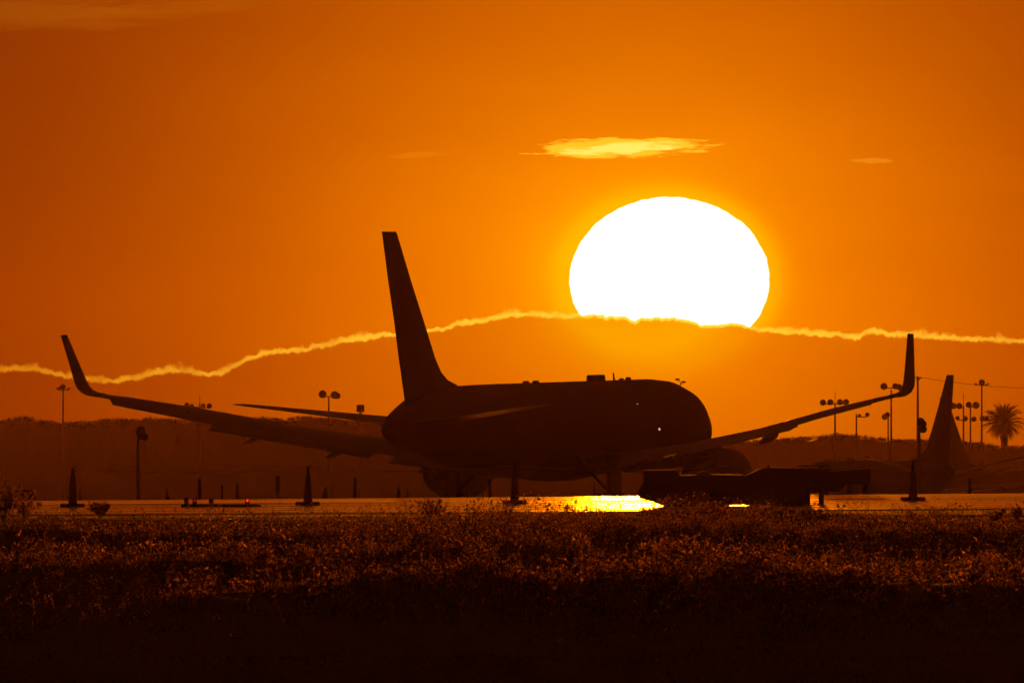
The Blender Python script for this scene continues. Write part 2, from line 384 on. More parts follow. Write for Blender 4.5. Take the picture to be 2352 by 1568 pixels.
def fastmesh(name, v, q, m, label=None, cat=None, kind=None, parent=None):
    me = bpy.data.meshes.new(name); me.vertices.add(len(v)); me.vertices.foreach_set('co', np.asarray(v, np.float32).ravel())
    k = q.shape[1]
    me.loops.add(q.size); me.loops.foreach_set('vertex_index', q.ravel().astype(np.int32))
    me.polygons.add(len(q)); me.polygons.foreach_set('loop_start', (np.arange(len(q))*k).astype(np.int32))
    me.update(calc_edges=True); me.materials.append(m)
    o = bpy.data.objects.new(name, me); COL.objects.link(o); o.parent = parent
    return tag(o, label, cat, None, kind)
def scrub():
    cs = []; ss = []
    for k in range(900):
        p = rng.uniform(-700, 3200); D = 3380+rng.uniform(-18, 14)
        r_ = rng.uniform(.3, .95)*(1.0 if p < 1000 else .8); n = int(240*r_*r_)+60
        zc = Z(float(hill_row(p)), D) - .95 - r_*.3
        q = rng.normal(size=(n,3)); q /= np.linalg.norm(q, axis=1, keepdims=True); q *= rng.uniform(.35, 1.05, (n,1))
        cs.append(np.array([X(p, D), D, zc]) + q*np.array([r_*1.6, r_, r_])); ss.append(rng.uniform(.06, .15, n))
    quads('scrub', np.concatenate(cs), np.concatenate(ss), M['tree'], 'dark ragged scrub along the top of the hazy hills', 'scrub')
scrub()

# ------------------------------------------------------------------ airliners
def loft_wing(secs, n=9):
    """secs: (y, s_le, chord, z, thickness, droop) -> rings of an aerofoil section"""
    rs = []
    for y, le, ch, z, tk, dr in secs:
        up = []; lo = []
        for i in range(n+1):
            c_ = (1-math.cos(math.pi*i/n))/2
            t_ = tk*ch*(1.45*math.sqrt(c_)-.63*c_-1.76*c_**2+1.42*c_**3-.48*c_**4)*1.05
            dz_ = -dr*max(0, (c_-.62)/.38)**1.2
            up.append((-(le+c_*ch), y, z+t_*.62+dz_)); lo.append((-(le+c_*ch), y, z-t_*.5+dz_-.01))
        rs.append(up + lo[::-1][1:-1])
    return rs
def airliner(P, name, label, loc, heading, pitch=0.0, lights=False, group=None):
    root = thing(name, label, 'aircraft', loc, 0, group)
    root.rotation_euler = (0, -pitch, heading)
    sm_ = P['main_s']; T0 = Matrix.Translation((sm_, 0, 0))
    # fuselage
    mb = MB(); rs = []
    for s, zc, hw, hh in P['fus']:
        rs.append([(sm_-s, hw*math.cos(2*math.pi*k/44), zc+hh*math.sin(2*math.pi*k/44)) for k in range(44)])
    mb.rings(rs); fus = mb.build('fuselage', M['skin'], root, True)
    # belly fairing
    b = P['belly']; mb = MB(); rs = []
    for i in range(13):
        t_ = i/12; s = b[0]+(b[1]-b[0])*t_; k = math.sin(math.pi*t_)**.45 if 0 < t_ < 1 else .15
        rs.append([(sm_-s, b[2]*k*math.cos(2*math.pi*j/24), b[3]+b[4]*k*math.sin(2*math.pi*j/24)) for j in range(24)])
    mb.rings(rs).build('belly_fairing', M['skin'], root, True)
    # fin with dorsal fillet
    mb = MB(); rs = []
    for z, le, te, th_ in P['fin']:
        ch = te-le; row = []
        for i in range(8):
            c_ = (1-math.cos(math.pi*i/8))/2; row.append((sm_-(le+c_*ch), th_*math.sin(math.pi*min(1, c_*1.25+.02) if c_ < .35 else math.pi*(.5+.5*(c_-.35)/.65))*.5+.012, z))
        row.append((sm_-te, .012, z)); 
        rs.append(row + [(p[0], -p[1], p[2]) for p in row[::-1][1:-1]] + [(row[0][0], -row[0][1], z)])
    mb.rings(rs); fin = mb.build('tail_fin', M['skin_d'], root, True)
    # stabilisers
    for sgn in (1, -1):
        mb = MB(); mb.rings([[(p[0]+sm_, p[1]*sgn, p[2]) for p in r_] for r_ in loft_wing(P['stab'], 7)])
        mb.build('stabiliser', M['wing'], root, True)
    # wings, with flap sections and fairings and winglets
    for sgn in (1, -1):
        mb = MB(); mb.rings([[(p[0]+sm_, p[1]*sgn, p[2]) for p in r_] for r_ in loft_wing(P['wing'], 10)])
        w = mb.build('wing', M['wing'], root, True)
        mb = MB(); mb.rings([[(p[0]+sm_, p[1]*sgn, p[2]) for p in r_] for r_ in P['winglet']()])
        mb.build('winglet', M['skin_d'], w, True)
        for (y0, y1, ext, dr) in P['flaps']:
            mb = MB(); rs = []
            for y in (y0, y1):
                te, z, ch = wing_te(P, y); a0 = (te-.25, z+.02); n_ = 6
                up = [(sm_-(te-.9*ext*.4+ext*i/n_), y*sgn, z+.10-dr*(i/n_)**1.25) for i in range(n_+1)]
                lo = [(p[0], p[1], p[2]-.16*(1-i/n_)-.05) for i, p in enumerate(up)]
                rs.append(up+lo[::-1])
            mb.rings(rs).build('flap', M['wing'], w, True)
        for y in P['fair']:
            te, z, ch = wing_te(P, y); mb = MB()
            mb.lathe([(-ch*.42, .03), (-ch*.3, .2*P['k']), (-ch*.1, .25*P['k']), (.3, .22*P['k']), (.8*P['k'], .15*P['k']), (1.4*P['k'], .03)], 'X', 12, (0,0,0),
                     Matrix.Translation((sm_-te, y*sgn, z-.36*P['k'])) @ Matrix.Rotation(R(180), 4, 'Z') @ Matrix.Rotation(R(9), 4, 'Y'))
            mb.build('flap_fairing', M['wing'], w, True)
    # engines
    E = P['eng']
    for sgn in (1, -1):
        e = MB(); r_ = E['r']; s0 = E['s']; L_ = E['L']; T = Matrix.Translation((sm_-s0, E['y']*sgn, E['z'])) @ Matrix.Rotation(R(180), 4, 'Z')
        e.lathe([(.5, r_*.78), (.05, r_*.82), (0, r_*.88), (.12, r_*.95), (L_*.25, r_), (L_*.55, r_), (L_*.85, r_*.88), (L_, r_*.78), (L_-.05, r_*.72), (L_*.6, r_*.7)], 'X', 32, (0,0,0), T)
        en = e.build('engine', M['skin'], root, True)
        c_ = MB(); c_.lathe([(L_*.6, r_*.55), (L_*1.12, r_*.5), (L_*1.3, r_*.36), (L_*1.3, r_*.24), (L_*1.52, .04)], 'X', 24, (0,0,0), T); c_.build('exhaust_nozzle', M['metal'], en, True)
        f_ = MB(); f_.lathe([(.35, .04), (.6, r_*.25), (.62, r_*.78), (.7, r_*.78)], 'X', 24, (0,0,0), T); f_.build('fan', M['metal'], en, True)
        te, z, ch = wing_te(P, E['y']); py = MB()
        xa, xb, xc = sm_-(s0+L_*.3), sm_-(s0+L_*1.7), sm_-(te-ch*.85)
        py.prism([(xa, E['z']+r_*.9), (xc, z+.15), (xb, z-.05), (xb+.4, E['z']+r_*.35), (sm_-(s0+L_), E['z']+r_*.5)], -.22, .22, .05, Matrix.Translation((0, E['y']*sgn, 0)))
        py.build('pylon', M['skin'], en)
    # landing gear
    def wheel(mb, x, y, r_, w_): mb.lathe([(-w_, r_*.55), (-w_, r_*.88), (-w_*.6, r_), (w_*.6, r_), (w_, r_*.88), (w_, r_*.55)], 'Y', 22, (x, y, r_))
    for sgn in (1, -1):
        gq = MB(); gq.tube([(0, P['track']*sgn, P['wr']), (0, P['track']*sgn*.98, P['wz'])], .16*P['k'], 10)
        gq.tube([(0, P['track']*sgn, P['wr']*1.9), (.1, P['track']*sgn*.55, P['wz'])], .09*P['k'], 8)
        gq.box(-.95*P['k'], .95*P['k'], P['track']*sgn-.04+.34*sgn, P['track']*sgn+.04+.34*sgn, P['wr']*1.9, P['wz'], .02)
        ax = P['bogie']
        if ax: gq.tube([(-ax, P['track']*sgn, P['wr']), (ax, P['track']*sgn, P['wr'])], .11, 8)
        gm = gq.build('main_gear', M['metal'], root)
        for a in ((-ax, ax) if ax else (0,)):
            for o_ in (-.42, .42):
                wm = MB(); wheel(wm, a, P['track']*sgn+o_*P['k']*1.1, P['wr'], .2*P['k']); wm.build('wheel', M['tyre'], gm, True)
    xg = sm_-P['nose_s']; gq = MB(); gq.tube([(xg, 0, P['nr']), (xg-.1, 0, P['fus'][6][1]-P['fus'][6][3]+.3)], .11*P['k'], 10)
    gq.tube([(xg, 0, P['nr']*1.8), (xg+1.1, 0, P['fus'][6][1]-P['fus'][6][3]+.2)], .06, 8)
    gm = gq.build('nose_gear', M['metal'], root)
    for o_ in (-.27, .27):
        wm = MB(); wheel(wm, xg, o_*P['k'], P['nr'], .13*P['k']); wm.build('wheel', M['tyre'], gm, True)
    # things on the crown
    for kind, s, L_, h in P['crown']:
        top = float(np.interp(s, [q[0] for q in P['fus']], [q[1]+q[3] for q in P['fus']])); mb = MB()
        if kind == 'radome': mb.rings([[(sm_-s+(L_/2)*a*k_, .22*c_*k_, top+z_) for a, c_ in ((-1,-.5),(-.9,-1),(.9,-1),(1,-.5),(1,.5),(.9,1),(-.9,1),(-1,.5))] for z_, k_ in ((-.12,1),(h*.6,1),(h*.9,.96),(h,.84))])
        elif kind == 'blade': mb.rings([[(sm_-s-.22*k_-z_*.3+.44*k_*a, .03*b_, top+z_) for a, b_ in ((0,0),(.5,1),(1,0),(.5,-1))] for z_, k_ in ((-.05,1),(h,.45))])
        else: mb.rings([[(sm_-s+(L_/2)*a*k_, .14*c_*k_, top+z_) for a, c_ in ((-1,0),(-.6,-1),(.6,-1),(1,0),(.6,1),(-.6,1))] for z_, k_ in ((-.06,1),(h*.6,.9),(h,.6))])
        mb.build({'radome': 'radome', 'blade': 'antenna', 'bump': 'antenna_blister'}[kind], M['skin'], root)
    if lights:
        MB().ball((0,0,0), .022, 6).build('upper_glint', M['glint'], root).location = P['l1']  # glowing bead in place of a tiny glint high on the fuselage
        MB().ball((0,0,0), .045, 6, 1.6).build('lower_glint', M['glint'], root).location = P['l2']  # second glowing bead, for the lower glint on the fuselage side
        MB().ball((0,0,0), .08, 6).build('belly_beacon', M['red_nav'], root).location = P['l3']
    return root
def wing_te(P, y):
    W_ = P['wing']; ys = [w[0] for w in W_]
    le = np.interp(y, ys, [w[1] for w in W_]); ch = np.interp(y, ys, [w[2] for w in W_]); z = np.interp(y, ys, [w[3] for w in W_]); dr = np.interp(y, ys, [w[5] for w in W_])
    return float(le+ch), float(z-dr), float(ch)
def mk_winglet(y0, s0, ch0, z0, dy, ds_, dz_, ch1):
    def f():
        rs = []
        for i in range(13):
            t_ = i/12; a = min(1, t_/.42); ang = a*a*(3-2*a)*R(1)*79
            if i == 0: cy, cz, cs = 0.0, 0.0, 0.0
            else:
                st = 1/12*math.hypot(dy, dz_)*1.04
                cy += st*math.cos(ang); cz += st*math.sin(ang)
            cs = ds_*t_**1.05; ch = ch0+(ch1-ch0)*min(1, t_*1.0)**.85
            nx_ = (-math.sin(ang), math.cos(ang)); row = []
            for j in range(7):
                c_ = j/6; th_ = (.075+.08*t_)*ch*math.sin(math.pi*c_**.7)*.6+.012
                row.append((-(s0+cs+c_*ch), y0+cy+nx_[0]*th_, z0+cz+nx_[1]*th_))
            for j in range(6, -1, -1):
                c_ = j/6; th_ = (.075+.08*t_)*ch*math.sin(math.pi*c_**.7)*.6+.012
                row.append((-(s0+cs+c_*ch), y0+cy-nx_[0]*th_, z0+cz-nx_[1]*th_))
            rs.append(row)
        return rs
    return f
BIG = dict(k=1.0, main_s=28.7,
  fus=[(0,3.95,.05,.05),(.35,4.0,.65,.62),(1.1,4.12,1.25,1.25),(2.4,4.36,1.85,1.9),(4,4.58,2.28,2.38),(6,4.71,2.47,2.62),(8.5,4.75,2.515,2.7),(22,4.75,2.515,2.7),(35,4.75,2.515,2.7),(39,4.88,2.48,2.56),(42,5.08,2.34,2.32),(45,5.26,2.06,1.98),
       (47.5,5.35,1.78,1.68),(49.5,5.25,1.38,1.36),(51.2,5.15,1.02,1.06),(52.2,5.1,.78,.82),(52.8,5.08,.6,.56),(53.05,5.08,.25,.24)],
  belly=(16.5,33.5,2.75,2.9,1.15), cock=(2.3,5.35,.62,(1.05,1.42,1.72)), cab=(8,44,5.15,2.50,.99),
  fin=[(6.2,45.0,50.3,.5),(6.95,41.2,50.6,.46),(7.45,41.7,50.8,.42),(7.75,43.3,50.95,.40),(8.2,44.4,51.1,.38),(9.0,45.4,51.45,.36),(11,47.2,52.15,.30),(13.5,49.5,53.2,.22),(16.1,51.75,54.15,.14),(16.2,51.95,54.2,.08)],
  stab=[(.6,45.4,6.2,5.35,.11,0),(1.4,46.0,5.6,5.5,.11,.05),(9.0,51.4,2.1,6.45,.09,0),(9.3,52.1,1.4,6.5,.05,0)],
  wing=[(1.5,17.8,11.6,2.8,.14,.3),(2.6,18.5,10.6,2.95,.13,.4),(5.5,20.4,8.9,3.3,.12,.45),(8.6,22.5,7.3,3.75,.115,.42),(14,26.8,5.6,4.68,.11,.42),(19.5,30.7,4.0,5.93,.11,.42),(22.9,33.1,3.1,6.6,.11,.34),(23.1,33.2,3.0,6.63,.11,.03),(24.1,33.85,2.7,6.8,.085,.0)],
  winglet=mk_winglet(24.07,33.85,2.7,6.8,1.25,2.7,3.75,1.0),
  flaps=[(2.7,8.1,1.5,.42),(9.2,17.6,1.3,.34)], fair=[6.2,11.3,15.6], eng=dict(r=1.47,s=17.0,L=5.2,y=7.9,z=2.12),
  track=4.65, wr=.58, wz=3.3, bogie=.72, nose_s=6.3, nr=.47,
  crown=[('radome',17.7,2.3,.34),('blade',14.5,.4,.42),('bump',12.0,.5,.15),('bump',28.2,.8,.12),('bump',29.9,.8,.12),('bump',13.2,.3,.10)],
  l1=(28.7-17.3,-2.40,6.1), l2=(28.7-13.8,-2.53,4.6), l3=(6.0,0,1.95))
SMALL = dict(k=.72, main_s=19.9,
  fus=[(0,3.0,.05,.05),(.3,3.02,.45,.42),(1.0,3.1,.95,.95),(2.0,3.2,1.35,1.4),(3.2,3.3,1.66,1.72),(4.6,3.36,1.82,1.92),(6.5,3.38,1.88,2.0),(15,3.38,1.88,2.0),(26,3.38,1.88,2.0),(29,3.5,1.82,1.87),(31.5,3.7,1.66,1.65),(34,3.95,1.35,1.35),
       (36,4.15,1.0,1.0),(37.5,4.3,.66,.66),(38.4,4.38,.36,.36)],
  belly=(12.5,24,2.05,2.2,.9), cock=(1.9,3.85,.5,(.85,1.1,1.3)), cab=(6,31,3.75,1.865,.75),
  fin=[(4.7,29.6,37.6,.3),(5.3,27.2,37.8,.26),(5.75,30.2,38.0,.24),(6.3,31.8,38.1,.22),(8,33.5,38.4,.18),(10.5,35.7,38.85,.14),(12.45,37.3,39.2,.10),(12.55,37.5,39.2,.06)],
  stab=[(.5,32.3,4.0,4.25,.10,0),(1.2,33.0,3.6,4.3,.10,0),(7.0,36.8,1.4,5.75,.09,0),(7.2,37.2,1.0,5.8,.05,0)],
  wing=[(1.1,12.6,8.2,2.2,.14,.1),(1.9,13.2,7.2,2.3,.13,.1),(5.6,15.6,5.0,2.7,.12,.1),(11,18.6,3.2,3.3,.11,.05),(16.9,21.8,1.7,4.0,.10,0)],
  winglet=mk_winglet(16.87,21.8,1.6,4.0,.8,2.0,2.5,.6),
  flaps=[(2.2,5.2,.9,.1),(5.8,11.5,.7,.06)], fair=[4.2,7.6,10.4], eng=dict(r=1.0,s=10.6,L=3.0,y=4.9,z=1.55),
  track=2.86, wr=.56, wz=2.3, bogie=0, nose_s=4.3, nr=.34,
  crown=[('bump',12,2.0,.22),('blade',9,.3,.3)], l1=(0,0,0), l2=(0,0,0), l3=(0,0,0))
A = R(19.4); DM = 1236.0
def place_s(px, dref, s, main_s, a):   # location of the main-gear origin so that station s on the centre line lies at azimuth px
    k = (s-main_s); dm = dref
    x = X(px, dm - k*math.cos(a)) + k*math.sin(a); return x, dm
xm, dm = place_s(880, DM, 54.2, BIG['main_s'], A)
BIGLOC = (xm, dm, -5.42)
PITCH = R(.70)
airliner(BIG, 'wide_body_airliner', 'large twin engine airliner with tall winglets, seen from behind in front of the setting sun', BIGLOC, R(90)-A, PITCH, True)
A2 = -R(17.5); K2 = .76; x2, d2 = place_s(2191, 1380, SMALL['main_s']+(39.2-SMALL['main_s'])*K2, SMALL['main_s'], A2)
o_ = airliner(SMALL, 'narrow_body_airliner', 'smaller airliner with its dark tail fin right of the big one, nose pointing left', (x2, d2, Z(862, 1380-14)-12.5*K2), R(90)-A2, R(.0)); o_.scale = (K2,)*3
A3 = R(24); x3, d3 = place_s(2158, 2120, 39.3, SMALL['main_s'], A3)
airliner(SMALL, 'narrow_body_airliner', 'hazy airliner at the far right, mostly hidden behind the second tail fin, nose pointing right', (x3, d3, Z(912, 2105)-12.55), R(90)-A3, 0)

# ------------------------------------------------------------------ floodlight masts
def mast(label, px, top, d, heads, base_row=None, arm=None, r_=.12, group='floodlight masts beyond the apron', spike=0):
    """heads: (px, row, radius_px, shape)"""
    zt = Z(top, d); zb = th(X(px, d), d)
    t_ = thing('floodlight_mast', label, 'light mast', (X(px, d), d, zb), 0, group); h = zt-zb
    mb = MB(); mb.tube([(0,0,0), (0,0,h*.5), (0,0,h)], [r_*1.5, r_*1.2, r_*.8], 10); mb.lathe([(0, r_*2.6), (.5, r_*2.4), (.55, r_*1.4)], 'Z', 10)
    mb.build('pole', M['pole'], t_)
    rows = {}
    for hx, hy, hr, sh in heads: rows.setdefault(round(hy/14), []).append((hx, hy))
    for q in rows.values():
        x0 = min([a[0] for a in q]+[px]); x1 = max([a[0] for a in q]+[px]); hy = sum(a[1] for a in q)/len(q)+4
        MB().tube([(X(x0, d)-X(px, d), 0, Z(hy, d)-zb), (X(x1+.01, d)-X(px, d), 0, Z(hy, d)-zb)], r_*.55, 8).build('crossarm', M['pole'], t_)
    if spike: MB().tube([(0,0,h), (0,0,h+spike)], r_*.3, 6).build('spike', M['pole'], t_)
    for hx, hy, hr, sh in heads:
        rr = hr/F*d; c_ = (X(hx, d)-X(px, d), 0, Z(hy, d)-zb); mb = MB()
        tilt = {'l': R(28), 'r': R(-28), 'o': 0, 'f': 0}[sh]
        T = Matrix.Translation(c_) @ Matrix.Rotation(tilt, 4, 'Y')
        if sh == 'f': mb.lathe([(-rr*.35, rr*.8), (-rr*.1, rr), (rr*.25, rr*.7), (rr*.4, rr*.2)], 'Z', 14, (0,0,0), T)
        else:
            T = T @ Matrix.Rotation(R(16 if sh != 'o' else 0), 4, 'Z')
            mb.lathe([(-rr*.9, rr*1.0), (-rr*.8, rr*1.03), (0, rr*.9), (rr*.7, rr*.55), (rr*1.0, rr*.4)], 'Y', 16, (0,0,0), T)
        mb.build('floodlight', M['lamp'], t_, True)
    return t_
mast('hazy cross-topped mast left of the big left winglet', 145, 884, 3000, [(132,892,5,'f'),(158,892,5,'f'),(145,888,6,'o'),(139,890,4,'o')])
mast('mast with a pair of floodlights between the left wing and the tall tail fin', 755, 912, 2800, [(741,905,9,'o'),(767,906,9,'l'),(774,908,7,'l')])
mast('thin spiked mast whose lamps peep over the middle of the left wing', 459, 925, 2900, [(429,930,6,'o'),(440,932,5,'o'),(467,931,5,'o'),(481,932,6,'o')], spike=1.0)
mast('near dark mast with two drooping floodlights below the left winglet', 317, 983, 1150, [(322,986,10,'l'),(330,1003,9,'r'),(319,993,8,'o')], r_=.085)
mast('mast with four floodlights in a row above the right wing', 1918, 925, 2700, [(1890,924,7,'o'),(1906,924,7,'r'),(1929,923,7,'o'),(1943,923,7,'o')], spike=1.5)
mast('mast with two large floodlights just left of the right winglet', 2047, 895, 2750, [(2030,887,8,'o'),(2055,886,7,'l'),(2064,888,7,'l')])
mast('tall thin cable mast just right of the right winglet', 2108, 864, 2600, [(2104,866,3,'f'),(2114,867,4,'f')], r_=.14)
mast('near dark mast with two floodlights in front of the second tail fin', 2111, 966, 1120, [(2113,967,9,'l'),(2119,974,8,'r'),(2120,985,9,'o')], r_=.085)
mast('tall cross-topped mast left of the palm tree', 2255, 876, 3000, [(2241,881,4,'f'),(2255,878,7,'o'),(2269,881,4,'f'),(2256,961,6,'o'),(2267,961,5,'o')])
mast('spiked mast with a lamp cluster immediately right of the second tail fin', 2213, 930, 2900, [(2190,932,7,'o'),(2203,932,7,'o'),(2217,961,6,'o'),(2199,960,5,'o')], spike=1.6)
mast('short hazy mast with lamps between the spiked and the cross-topped masts', 2229, 925, 3100, [(2224,930,7,'r'),(2240,931,8,'r'),(2237,962,6,'o')])
mast('faint blurred mast under the tip of the right wing', 2040, 955, 3300, [(2032,957,7,'o'),(2038,952,6,'o')])
mast('slim pole with small lamps under the middle of the right wing', 1967, 950, 2900, [(1974,954,4,'o'),(1992,952,5,'o')])
mast('low mast whose lamps float just above the nose of the big airliner', 1563, 878, 2800, [(1556,871,6,'f'),(1570,877,6,'f')], r_=.07)
t_ = thing('signal_box', 'small square box on a pole showing above the left tailplane', 'signal box', (X(828, 2700), 2700, -13), 0)
mb = MB(); w_ = 9/F*2700; z0 = Z(946, 2700)+13; mb.box(-w_, w_, -w_, w_, z0, z0+17/F*2700, .06); mb.build('cabinet', M['steel'], t_)
MB().tube([(0,0,0), (0,0,z0)], .15, 8).build('pole', M['pole'], t_)
# overhead wires from the cable mast
for k, (y0, y1, y2) in enumerate(((866, 882, 893),)):
    mb = MB(); p = []
    for i in range(15):
        q = i/14; d = 2600+300*q; px = 2112+q*300; row = y0+(y2-y0)*q+10*math.sin(math.pi*q)*.6
        p.append((X(px, d), d, Z(row, d)))
    mb.tube(p, .028, 5); tag(mb.build('overhead_wire', M['rope']), 'thin sagging wire running right from the tall cable mast', 'wire')

# ------------------------------------------------------------------ palm tree
def palm():
    d = 3470.0; zb = -16.5; zc = Z(972, d)-zb
    t_ = thing('palm_tree', 'round-headed palm tree on the hill at the right edge', 'palm tree', (X(2306, d), d, zb), 0)
    MB().tube([(0,0,0), (.1,0,zc*.5), (0,0,zc-.3)], [.75,.6,.65], 12).build('trunk', M['bark'], t_, True)
    mb = MB(); rnd = random.Random(3)
    for k in range(230):
        az = rnd.uniform(0, 2*math.pi); el = R(rnd.uniform(-55, 85)); L_ = rnd.uniform(3.05, 3.95)*(1.0 if el > -.3 else .85); n = 9; p = []
        for i in range(n+1):
            q = i/n; e = el-q*q*R(38); 
            if i == 0: pos = Vector((0,0,0))
            else: pos = pos+Vector((math.cos(az)*math.cos(e), math.sin(az)*math.cos(e), math.sin(e)))*L_/n
            p.append(pos.copy())
        side = Vector((-math.sin(az), math.cos(az), 0))
        mb.tube([v+Vector((0,0,zc)) for v in p], [.07*(1-.7*i/n) for i in range(n+1)], 4)
        for i in range(2, n+1):
            for sgn in (1, -1):
                for u in (0, .5):
                    a = p[i]*(1-u)+p[i-1]*u; fw = (p[i]-p[i-1]).normalized(); ln = .62*math.sin(math.pi*min(.95, .25+i/n*.7))
                    tip = a+fw*ln*.7+side*sgn*ln*.6+Vector((0,0,-.12)); b_ = a+fw*.15; z_ = Vector((0,0,zc))
                    mb.add([a+z_, b_+z_, tip+z_], [(0,1,2)])
    me = bpy.data.meshes.new('crown'); me.from_pydata(mb.v, [], mb.f); me.update(); me.materials.append(M['frond'])
    o = bpy.data.objects.new('crown', me); COL.objects.link(o); o.parent = t_
palm()

# ------------------------------------------------------------------ rope-linked marker cones
def near_cone(px, row, top, label, first=[None]):
    d = 600.0+(1158-row)*1.2; x_ = X(px, d); z = th(x_, d)+.02
    if first[0] is None:
        t_ = thing('marker_cone', label, 'marker cone', (x_, d, z), 0, 'tall marker cones linked by a rope')
        mb = MB(); mb.rings([[(.37*math.cos(a)*k, .37*math.sin(a)*k, zz) for a in [math.pi/8+i*math.pi/4 for i in range(8)]] for zz, k in ((0,1),(.075,1),(.1,.94))]); mb.build('base', M['rubber'], t_)
        MB().lathe([(.1,.125),(.14,.12),(.35,.105),(.78,.075),(.84,.068),(.86,.05)], 'Z', 20).build('body', M['cone'], t_, True)
        MB().lathe([(.86,.046),(1.04,.034),(1.085,.036),(1.09,.012)], 'Z', 12).tube([(0,0,1.06),(.04,0,1.10),(.10,0,1.10),(.13,0,1.07)], .014, 6).build('rope_hook', M['rubber'], t_, True)
        MB().lathe([(.50,.0975),(.52,.0985),(.62,.0915),(.64,.0885)], 'Z', 20).build('reflective_sleeve', M['sleeve'], t_, True)
        first[0] = t_; return t_, (x_, d, z+1.07)
    o = dup(first[0], (x_, d, z), label=label); return o, (x_, d, z+1.07)
cones = [near_cone(-330, 1160, 0, 'rope cone beyond the left edge')[1]] if False else []
for px, row, lab in ((167,1158,'leftmost tall rope cone, below the left winglet'), (707,1158,'tall rope cone standing under the left wing, between the red lights and the engine'),
                     (1182,1158,'tall rope cone in front of the belly of the big airliner'), (2097,1157,'rightmost tall rope cone, in front of the second airliner')):
    cones.append(near_cone(px, row, 0, lab)[1])
def rope(a, b, sag, label):
    mb = MB(); p = [(a[0]+(b[0]-a[0])*q, a[1]+(b[1]-a[1])*q, a[2]+(b[2]-a[2])*q-sag*4*q*(1-q)) for q in [i/24 for i in range(25)]]
    mb.tube(p, .0065, 6); tag(mb.build('rope', M['rope']), label, 'rope', 'ropes slung between the marker cones')
rope(cones[0], cones[1], .16, 'rope slung between the two left tall cones')
rope(cones[1], cones[2], .14, 'rope slung from the cone under the left wing to the cone before the belly')
mid = (X(1660, 606), 606, cones[2][2]-.03)
rope(cones[2], mid, .14, 'rope sagging right from the cone before the belly to behind the belt loader')
rope(mid, cones[3], .20, 'rope running from behind the belt loader to the rightmost tall cone')

# ------------------------------------------------------------------ small cones, posts and boards beyond the crest
def post_base(px, d): return th(X(px, d), d)+.02
def small(px, top, w_, kind, label, d=715.0, cat='cone', lean=0):
    zb = post_base(px, d); h = Z(top, d)-zb; r_ = w_/F*d/2; x_ = X(px, d)
    if kind == 'cone':
        t_ = thing('traffic_cone', label, 'traffic cone', (x_, d, zb), 0, 'small cones on the far side of the taxiway')
        MB().box(-r_*1.5, r_*1.5, -r_*1.5, r_*1.5, 0, .05, .02).build('base', M['rubber'], t_)
        MB().lathe([(.05, r_*1.1), (.05+.1, r_*1.05), (h*.62, r_*.75), (h*.70, r_*.38), (h*.97, r_*.28), (h, r_*.15)], 'Z', 14).build('body', M['cone'], t_, True)
    elif kind == 'post':
        t_ = thing('marker_post', label, 'marker post', (x_, d, zb), 0, 'slim marker posts on the far side of the taxiway')
        MB().lathe([(0, r_*1.6), (.06, r_*1.6), (.07, r_)], 'Z', 12).build('base', M['rubber'], t_)
        MB().lathe([(.07, r_), (h*.55, r_*.9), (h*.8, r_*.75), (h, r_*.7)], 'Z', 12).build('body', M['cone'], t_, True)
        MB().lathe([(h*.80, r_*.8), (h*.93, r_*.8)], 'Z', 12).build('reflective_band', M['sleeve'], t_)
    else:
        t_ = thing('marker_board', label, 'marker board', (x_, d, zb), 0)
        MB().box(-r_*.4, r_*.4, -r_*.4, r_*.4, 0, h*.42, .01).build('leg', M['steel'], t_)
        MB().box(-r_, r_, -.03, .03, h*.38, h, .02).build('board', M['sign'], t_)
    t_.rotation_euler = (0, R(lean), 0)
    return t_
small(184, 1120, 8, 'cone', 'small cone close beside the leftmost tall rope cone')
small(384, 1120, 9, 'cone', 'small cone right of the near dark floodlight mast')
small(458, 1099, 8, 'post', 'tall marker post behind the two left red barrier lights')
small(510, 1113, 6, 'post', 'thin marker post, the left one of two behind the barrier')
small(545, 1112, 8, 'post', 'short marker post behind the lit red barrier light')
small(638, 1092, 10, 'board', 'narrow upright board on a thin leg left of the second tall cone')
small(739, 1117, 7, 'post', 'leaning marker post just right of the second tall cone', lean=14)
small(750, 1120, 8, 'cone', 'small cone right of the leaning marker post')
small(815, 1097, 8, 'post', 'tall marker post between the second tall cone and the left engine')
small(915, 1109, 9, 'cone', 'taller of the two small cones left of the left engine')
small(936, 1119, 7, 'cone', 'shorter small cone just left of the left engine')
small(1128, 1103, 9, 'post', 'marker post between the left engine and the tall cone before the belly', lean=-5)
small(1365, 1108, 8, 'cone', 'small slim cone beneath the belly of the big airliner')
small(2228, 1098, 9, 'post', 'marker post at the right, past the second tail fin')

# ------------------------------------------------------------------ low barrier with red lights
D1 = 592.0; zb = th(X(510, D1), D1)+.02
t_ = thing('low_barricade', 'low dark barricade with red lights lying at the grass edge on the left', 'barricade', (X(510, D1), D1, zb))
k_ = D1/F; zt_ = Z(1157.5, D1)-zb
mb = MB(); mb.prism([(-94*k_, 0), (94*k_, 0), (90*k_, zt_*.75), (80*k_, zt_), (-94*k_, zt_)], -.12, .12, .03); mb.build('beam', M['barrier'], t_)
for px, mm in ((428,'red_off'),(447,'red_dim'),(485,'red_off'),(568,'red_on')):
    w_ = 5.2*k_; x_ = (px-510)*k_
    l_ = MB().box(x_-w_, x_+w_, -.05, .05, zt_, zt_+15*k_, .015).build('warning_light', M['lamp'], t_)
    T = Matrix.Translation((x_, -.05, zt_+8.5*k_))
    MB().lathe([(-.02, w_*.25), (-.012, w_*.5), (.0, w_*.58), (.012, w_*.58)], 'Y', 14, (0,0,0), T).build('lens', M[mm], l_, True)

